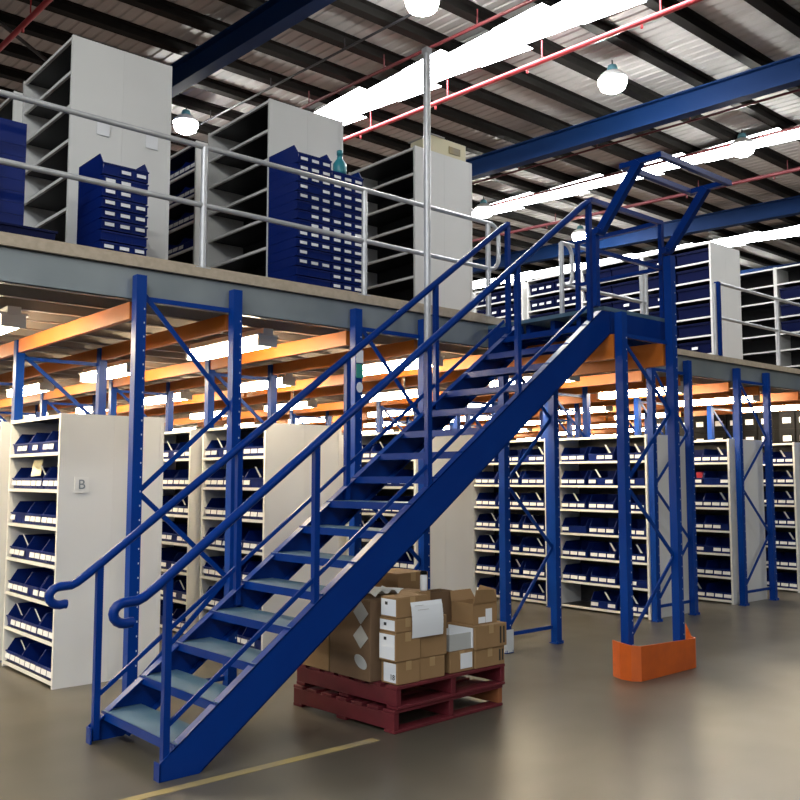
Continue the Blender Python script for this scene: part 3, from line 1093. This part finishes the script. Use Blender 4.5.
for q in range(3):
    ps.box(4.08 + .03 * q, 4.16 + .05 * q, YC - .0200, YC - .0195, .80 - .03 * q, .803 - .03 * q, 1)
solid('paper_sheet', ps, [M['paper'], M['carton_grey']], (4.2, YC, .7), 'white paper sheet hanging on the front of the left carton stack', 'paper')
carton(4.16, 4.435, 4.76, 5.0, ZP, .852, 'tall brown carton right behind the hanging paper sheet')
# dark carton with diamond marks on its left face
c = carton(3.87, 4.15, 4.745, 5.19, ZP, .835, 'large dark brown carton with three pale diamond marks on its side', m='carton_dark')
for zc in (.745, .585):
    part('diamond_mark', MB().prism([(4.762, zc), (4.842, zc + .076), (4.922, zc), (4.842, zc - .076)], 'x', 3.865, 3.8695), M['carton_grey'], c)
dm = MB()
dm.prism([(4.842 + .065 * math.cos(a), .42 + .042 * math.sin(a) + .02 * math.cos(a)) for a in [2 * PI * k / 16 for k in range(16)]], 'x', 3.865, 3.8695)
part('oval_mark', dm, M['carton_grey'], c)
carton(3.87, 4.25, 5.205, 5.56, ZP, .56, 'brown carton at the back left of the pallet, under the staircase')
carton(4.38, 4.68, 5.05, 5.40, ZP, .95, 'tallest brown carton at the back of the pallet against the stair')
# right half of the pallet
c = carton(4.455, 4.685, YC + .03, 4.83, ZP, .445, 'low brown carton with a white label, front of the pallet right half')
part('label', MB().box(4.555, 4.67, YC + .027, YC + .0295, ZP + .02, .425), M['paper'], c)
c = carton(4.695, 5.005, YC + .025, 4.86, ZP, .43, 'brown carton with black bars, bottom right corner of the pallet load')
for x in (4.945, 4.975):
    part('black_bar', MB().box(x, x + .014, YC + .022, YC + .0245, ZP + .03, .41), M['mark'], c)
c = carton(4.69, 5.02, YC + .015, 4.86, .432, .595, 'brown carton with black bars stacked on another at pallet right corner')
for x in (4.945, 4.98):
    part('black_bar', MB().box(x, x + .014, YC + .012, YC + .0145, .455, .575), M['mark'], c)


def open_box(x0, x1, y0, y1, z0, z1, label, m, flaps=()):
    t = thing('carton', ((x0 + x1) / 2, (y0 + y1) / 2, z0), label, 'box')
    b = MB()
    w = .006
    b.box(x0, x1, y0, y1, z0, z0 + w)
    b.box(x0, x0 + w, y0, y1, z0 + w, z1)
    b.box(x1 - w, x1, y0, y1, z0 + w, z1)
    b.box(x0 + w, x1 - w, y0, y0 + w, z0 + w, z1)
    b.box(x0 + w, x1 - w, y1 - w, y1, z0 + w, z1)
    part('body', b, M[m], t)
    for p in flaps:
        part('flap', MB().hexa(p), M[m], t)
    return t


ob = open_box(4.46, 4.68, YC + .04, 4.82, .448, .56, 'open grey cardboard tray box on the low labelled carton', 'carton_grey')
part('rim', MB().box(4.672, 4.684, YC + .03, 4.825, .45, .585), M['paper'], ob)
# big open carton behind with raised flaps
bx0, bx1, by0, by1, bz = 4.735, 4.985, 4.635, 4.855, .745
c = open_box(bx0, bx1, by0, by1, .597, bz, 'open brown carton with raised flaps on top of the right corner cartons', 'carton', flaps=[
    [(bx0, by1, bz), (bx1, by1, bz), (bx1, by1 + .006, bz), (bx0, by1 + .006, bz), (bx0 + .02, by1 + .03, bz + .07), (bx1 - .02, by1 + .03, bz + .07), (bx1 - .02, by1 + .036, bz + .07), (bx0 + .02, by1 + .036, bz + .07)],
    [(bx1 - .006, by0, bz), (bx1, by0, bz), (bx1, by1, bz), (bx1 - .006, by1, bz), (bx1 + .02, by0 + .03, bz + .08), (bx1 + .026, by0 + .03, bz + .08), (bx1 + .026, by1 - .03, bz + .1), (bx1 + .02, by1 - .03, bz + .1)],
    [(bx0, by0 - .006, bz), (bx1, by0 - .006, bz), (bx1, by0, bz), (bx0, by0, bz), (bx0 + .02, by0 - .02, bz + .1), (bx1 - .05, by0 - .02, bz + .09), (bx1 - .05, by0 - .014, bz + .09), (bx0 + .02, by0 - .014, bz + .1)]])
part('label', MB().box(4.79, 4.86, by0 - .003, by0 - .0005, .602, .645), M['paper'], c)
part('label', MB().box(4.865, 4.93, by0 - .003, by0 - .0005, .602, .70), M['paper'], c)
# dark open crate panel standing in the gap
c = open_box(4.45, 4.79, 4.90, 5.04, ZP, .815, 'tall narrow dark brown open carton in the middle of the pallet', 'carton_dark')
# crumpled paper and bottle on top
cp = MB()
random.seed(3)
nx, ny = 9, 5
g2 = [[(3.96 + i * .26 / nx, 4.80 + j * .24 / ny, .8405 + .035 * abs(math.sin(i * .9 + j * .5)) + random.uniform(0, .008) + .002) for j in range(ny + 1)] for i in range(nx + 1)]
vs = [p for r_ in g2 for p in r_]
n1 = len(vs)
vs += [(x, y, z + .002) for x, y, z in vs]
fs = []
for i in range(nx):
    for j in range(ny):
        a = i * (ny + 1) + j
        q = (a, a + 1, a + ny + 2, a + ny + 1)
        fs += [q, tuple(n1 + t for t in q[::-1])]
cp._add(vs, fs, 0, True)
solid('crumpled_paper', cp, M['paper'], (4.05, 4.9, .84), 'crumpled white packing paper on top of the dark diamond carton', 'paper')
wb = thing('bottle', (4.40, 4.80, .855), 'white bottle with a black cap on the carton right behind the hanging paper', 'bottle')
part('body', MB().lathe([(0, .8535), (.024, .8535), (.026, .86), (.026, .955), (.02, .965), (0, .965)], (4.405, 4.80, 0), 16), M['paper'], wb)
part('cap', MB().lathe([(0, .966), (.024, .966), (.025, .985), (.016, .992), (0, .992)], (4.405, 4.80, 0), 16), M['black'], wb)

# ------------------------------------------------------------------ high bay lamps
LX, LYY = (-7.5, 0.0, 7.8, 11.75, 16.0, 19.6, 27.0), (-6.5, 1.5, 8.4, 15.05, 23.0, 31.0)
LP = [(7.8, 8.5), (11.75, 8.3), (16.05, 8.4), (7.75, 15.0), (15.95, 15.15), (19.6, 15.0), (-1.0, 1.5), (6.0, -3.0), (14.0, 1.0), (27, 15.1), (27, 24), (16, 24)]
LN = ['cut by the top border', 'hanging in front of the long blue roof beam', 'in front of the bright skylight at upper right',
      'beside the left shelving end panel', 'in front of the skylight above the stair rails', 'seen through the stair top handrails']
proto = None
for i, (x, y) in enumerate(LP):
    zc = roof_z(y, 7.9)
    lab = 'lit hanging high bay lamp ' + (LN[i] if i < 6 else 'over the warehouse, out of the main view')
    if proto is None:
        proto = thing('pendant_lamp', (0, 0, 0), lab, 'lamp', 'hanging warehouse lamps')
        lpart('globe', MB().lathe([(0, -.19), (.1, -.18), (.19, -.13), (.225, -.04), (.222, .02), (0, .025)], (0, 0, 0), 20), M['globe'], proto)
        lpart('reflector', MB().lathe([(0, .157), (.09, .155), (.16, .12), (.22, .06), (.238, .01), (.230, .01), (.212, .06), (.15, .112), (.08, .145), (0, .147)], (0, 0, 0), 20), M['housing'], proto)
        lpart('cap', MB().lathe([(0, .25), (.07, .25), (.085, .2), (.085, .157), (0, .157)], (0, 0, 0), 14), M['lampcap'], proto)
        lpart('rod', MB().tube([(0, 0, .25), (0, 0, .345)], .012, 8), M['darkrod'], proto)
        o = proto
    else:
        o = copy_tree(proto)
    o.location = (x, y, zc)
    o['label'] = lab

# ------------------------------------------------------------------ pipes and rods under the roof


def pipe(x, dz, r, m, label, y0=-10, y1=45, name='sprinkler_pipe', cat='pipe'):
    p = MB().tube([(x, y0, roof_z(y0) - dz), (x, y1, roof_z(y1) - dz)], r, 10)
    y = y0 + 2
    while y < y1:
        p.box(x - .008, x + .008, y - .008, y + .008, roof_z(y) - dz, roof_z(y) - .25)
        if name == 'sprinkler_pipe':
            p.lathe([(0, -.06), (.02, -.05), (.02, 0)], (x, y + .3, roof_z(y) - dz - r), 8)
        y += 2.08
    solid(name, p, M[m], (x, 6, roof_z(6) - dz), label, cat)


pipe(10.42, .58, .04, 'redpipe', 'red sprinkler pipe running beside the bright upper skylight')
pipe(4.15, .58, .04, 'redpipe', 'red sprinkler pipe at the top left corner')
pipe(18.4, .5, .04, 'conduit', 'red sprinkler pipe below the right skylight, behind the pallet gate')
pipe(9.0, .5, .028, 'conduit', 'dark red conduit left of the bright upper skylight', name='cable_conduit', cat='conduit')
pipe(16.4, .36, .03, 'conduit', 'dark conduit along the edge of the right skylight', name='cable_conduit', cat='conduit')
pipe(8.2, .42, .02, 'darkrod', 'thin dark cable just right of the left blue roof beam', name='cable_conduit', cat='conduit')
pipe(14.6, .42, .02, 'conduit', 'thin dark cable just below the long blue roof beam', name='cable_conduit', cat='conduit')
solid('brace_rod', MB().tube([(2.2, 12.2, roof_z(12.2) - .35), (6.6, 15.8, roof_z(15.8) - .45)], .03, 8), M['darkrod'], (4, 14, 8),
      'dark diagonal bracing rod at the top left under the roof', 'rod')

# ------------------------------------------------------------------ small details
u = [o for o in COL.objects if o.get('label', '') == front_labels[1]][0]
part('sign', MB().box(4.735, 4.81, 5.999, 6.001, 2.50, 2.62), M['sign_green'], u, label='small green sign')
part('sign', MB().box(4.735, 4.81, 5.999, 6.001, 2.63, 2.74), M['paper'], u, label='small white sign')
part('sign', MB().lathe([(0, 0), (.04, 0)], (0, 0, 0), 12).prism([(4.772 + .035 * math.cos(a), 2.42 + .045 * math.sin(a)) for a in [2 * PI * k / 14 for k in range(14)]], 'y', 5.999, 6.001), M['paper'], u, label='small white round sign')
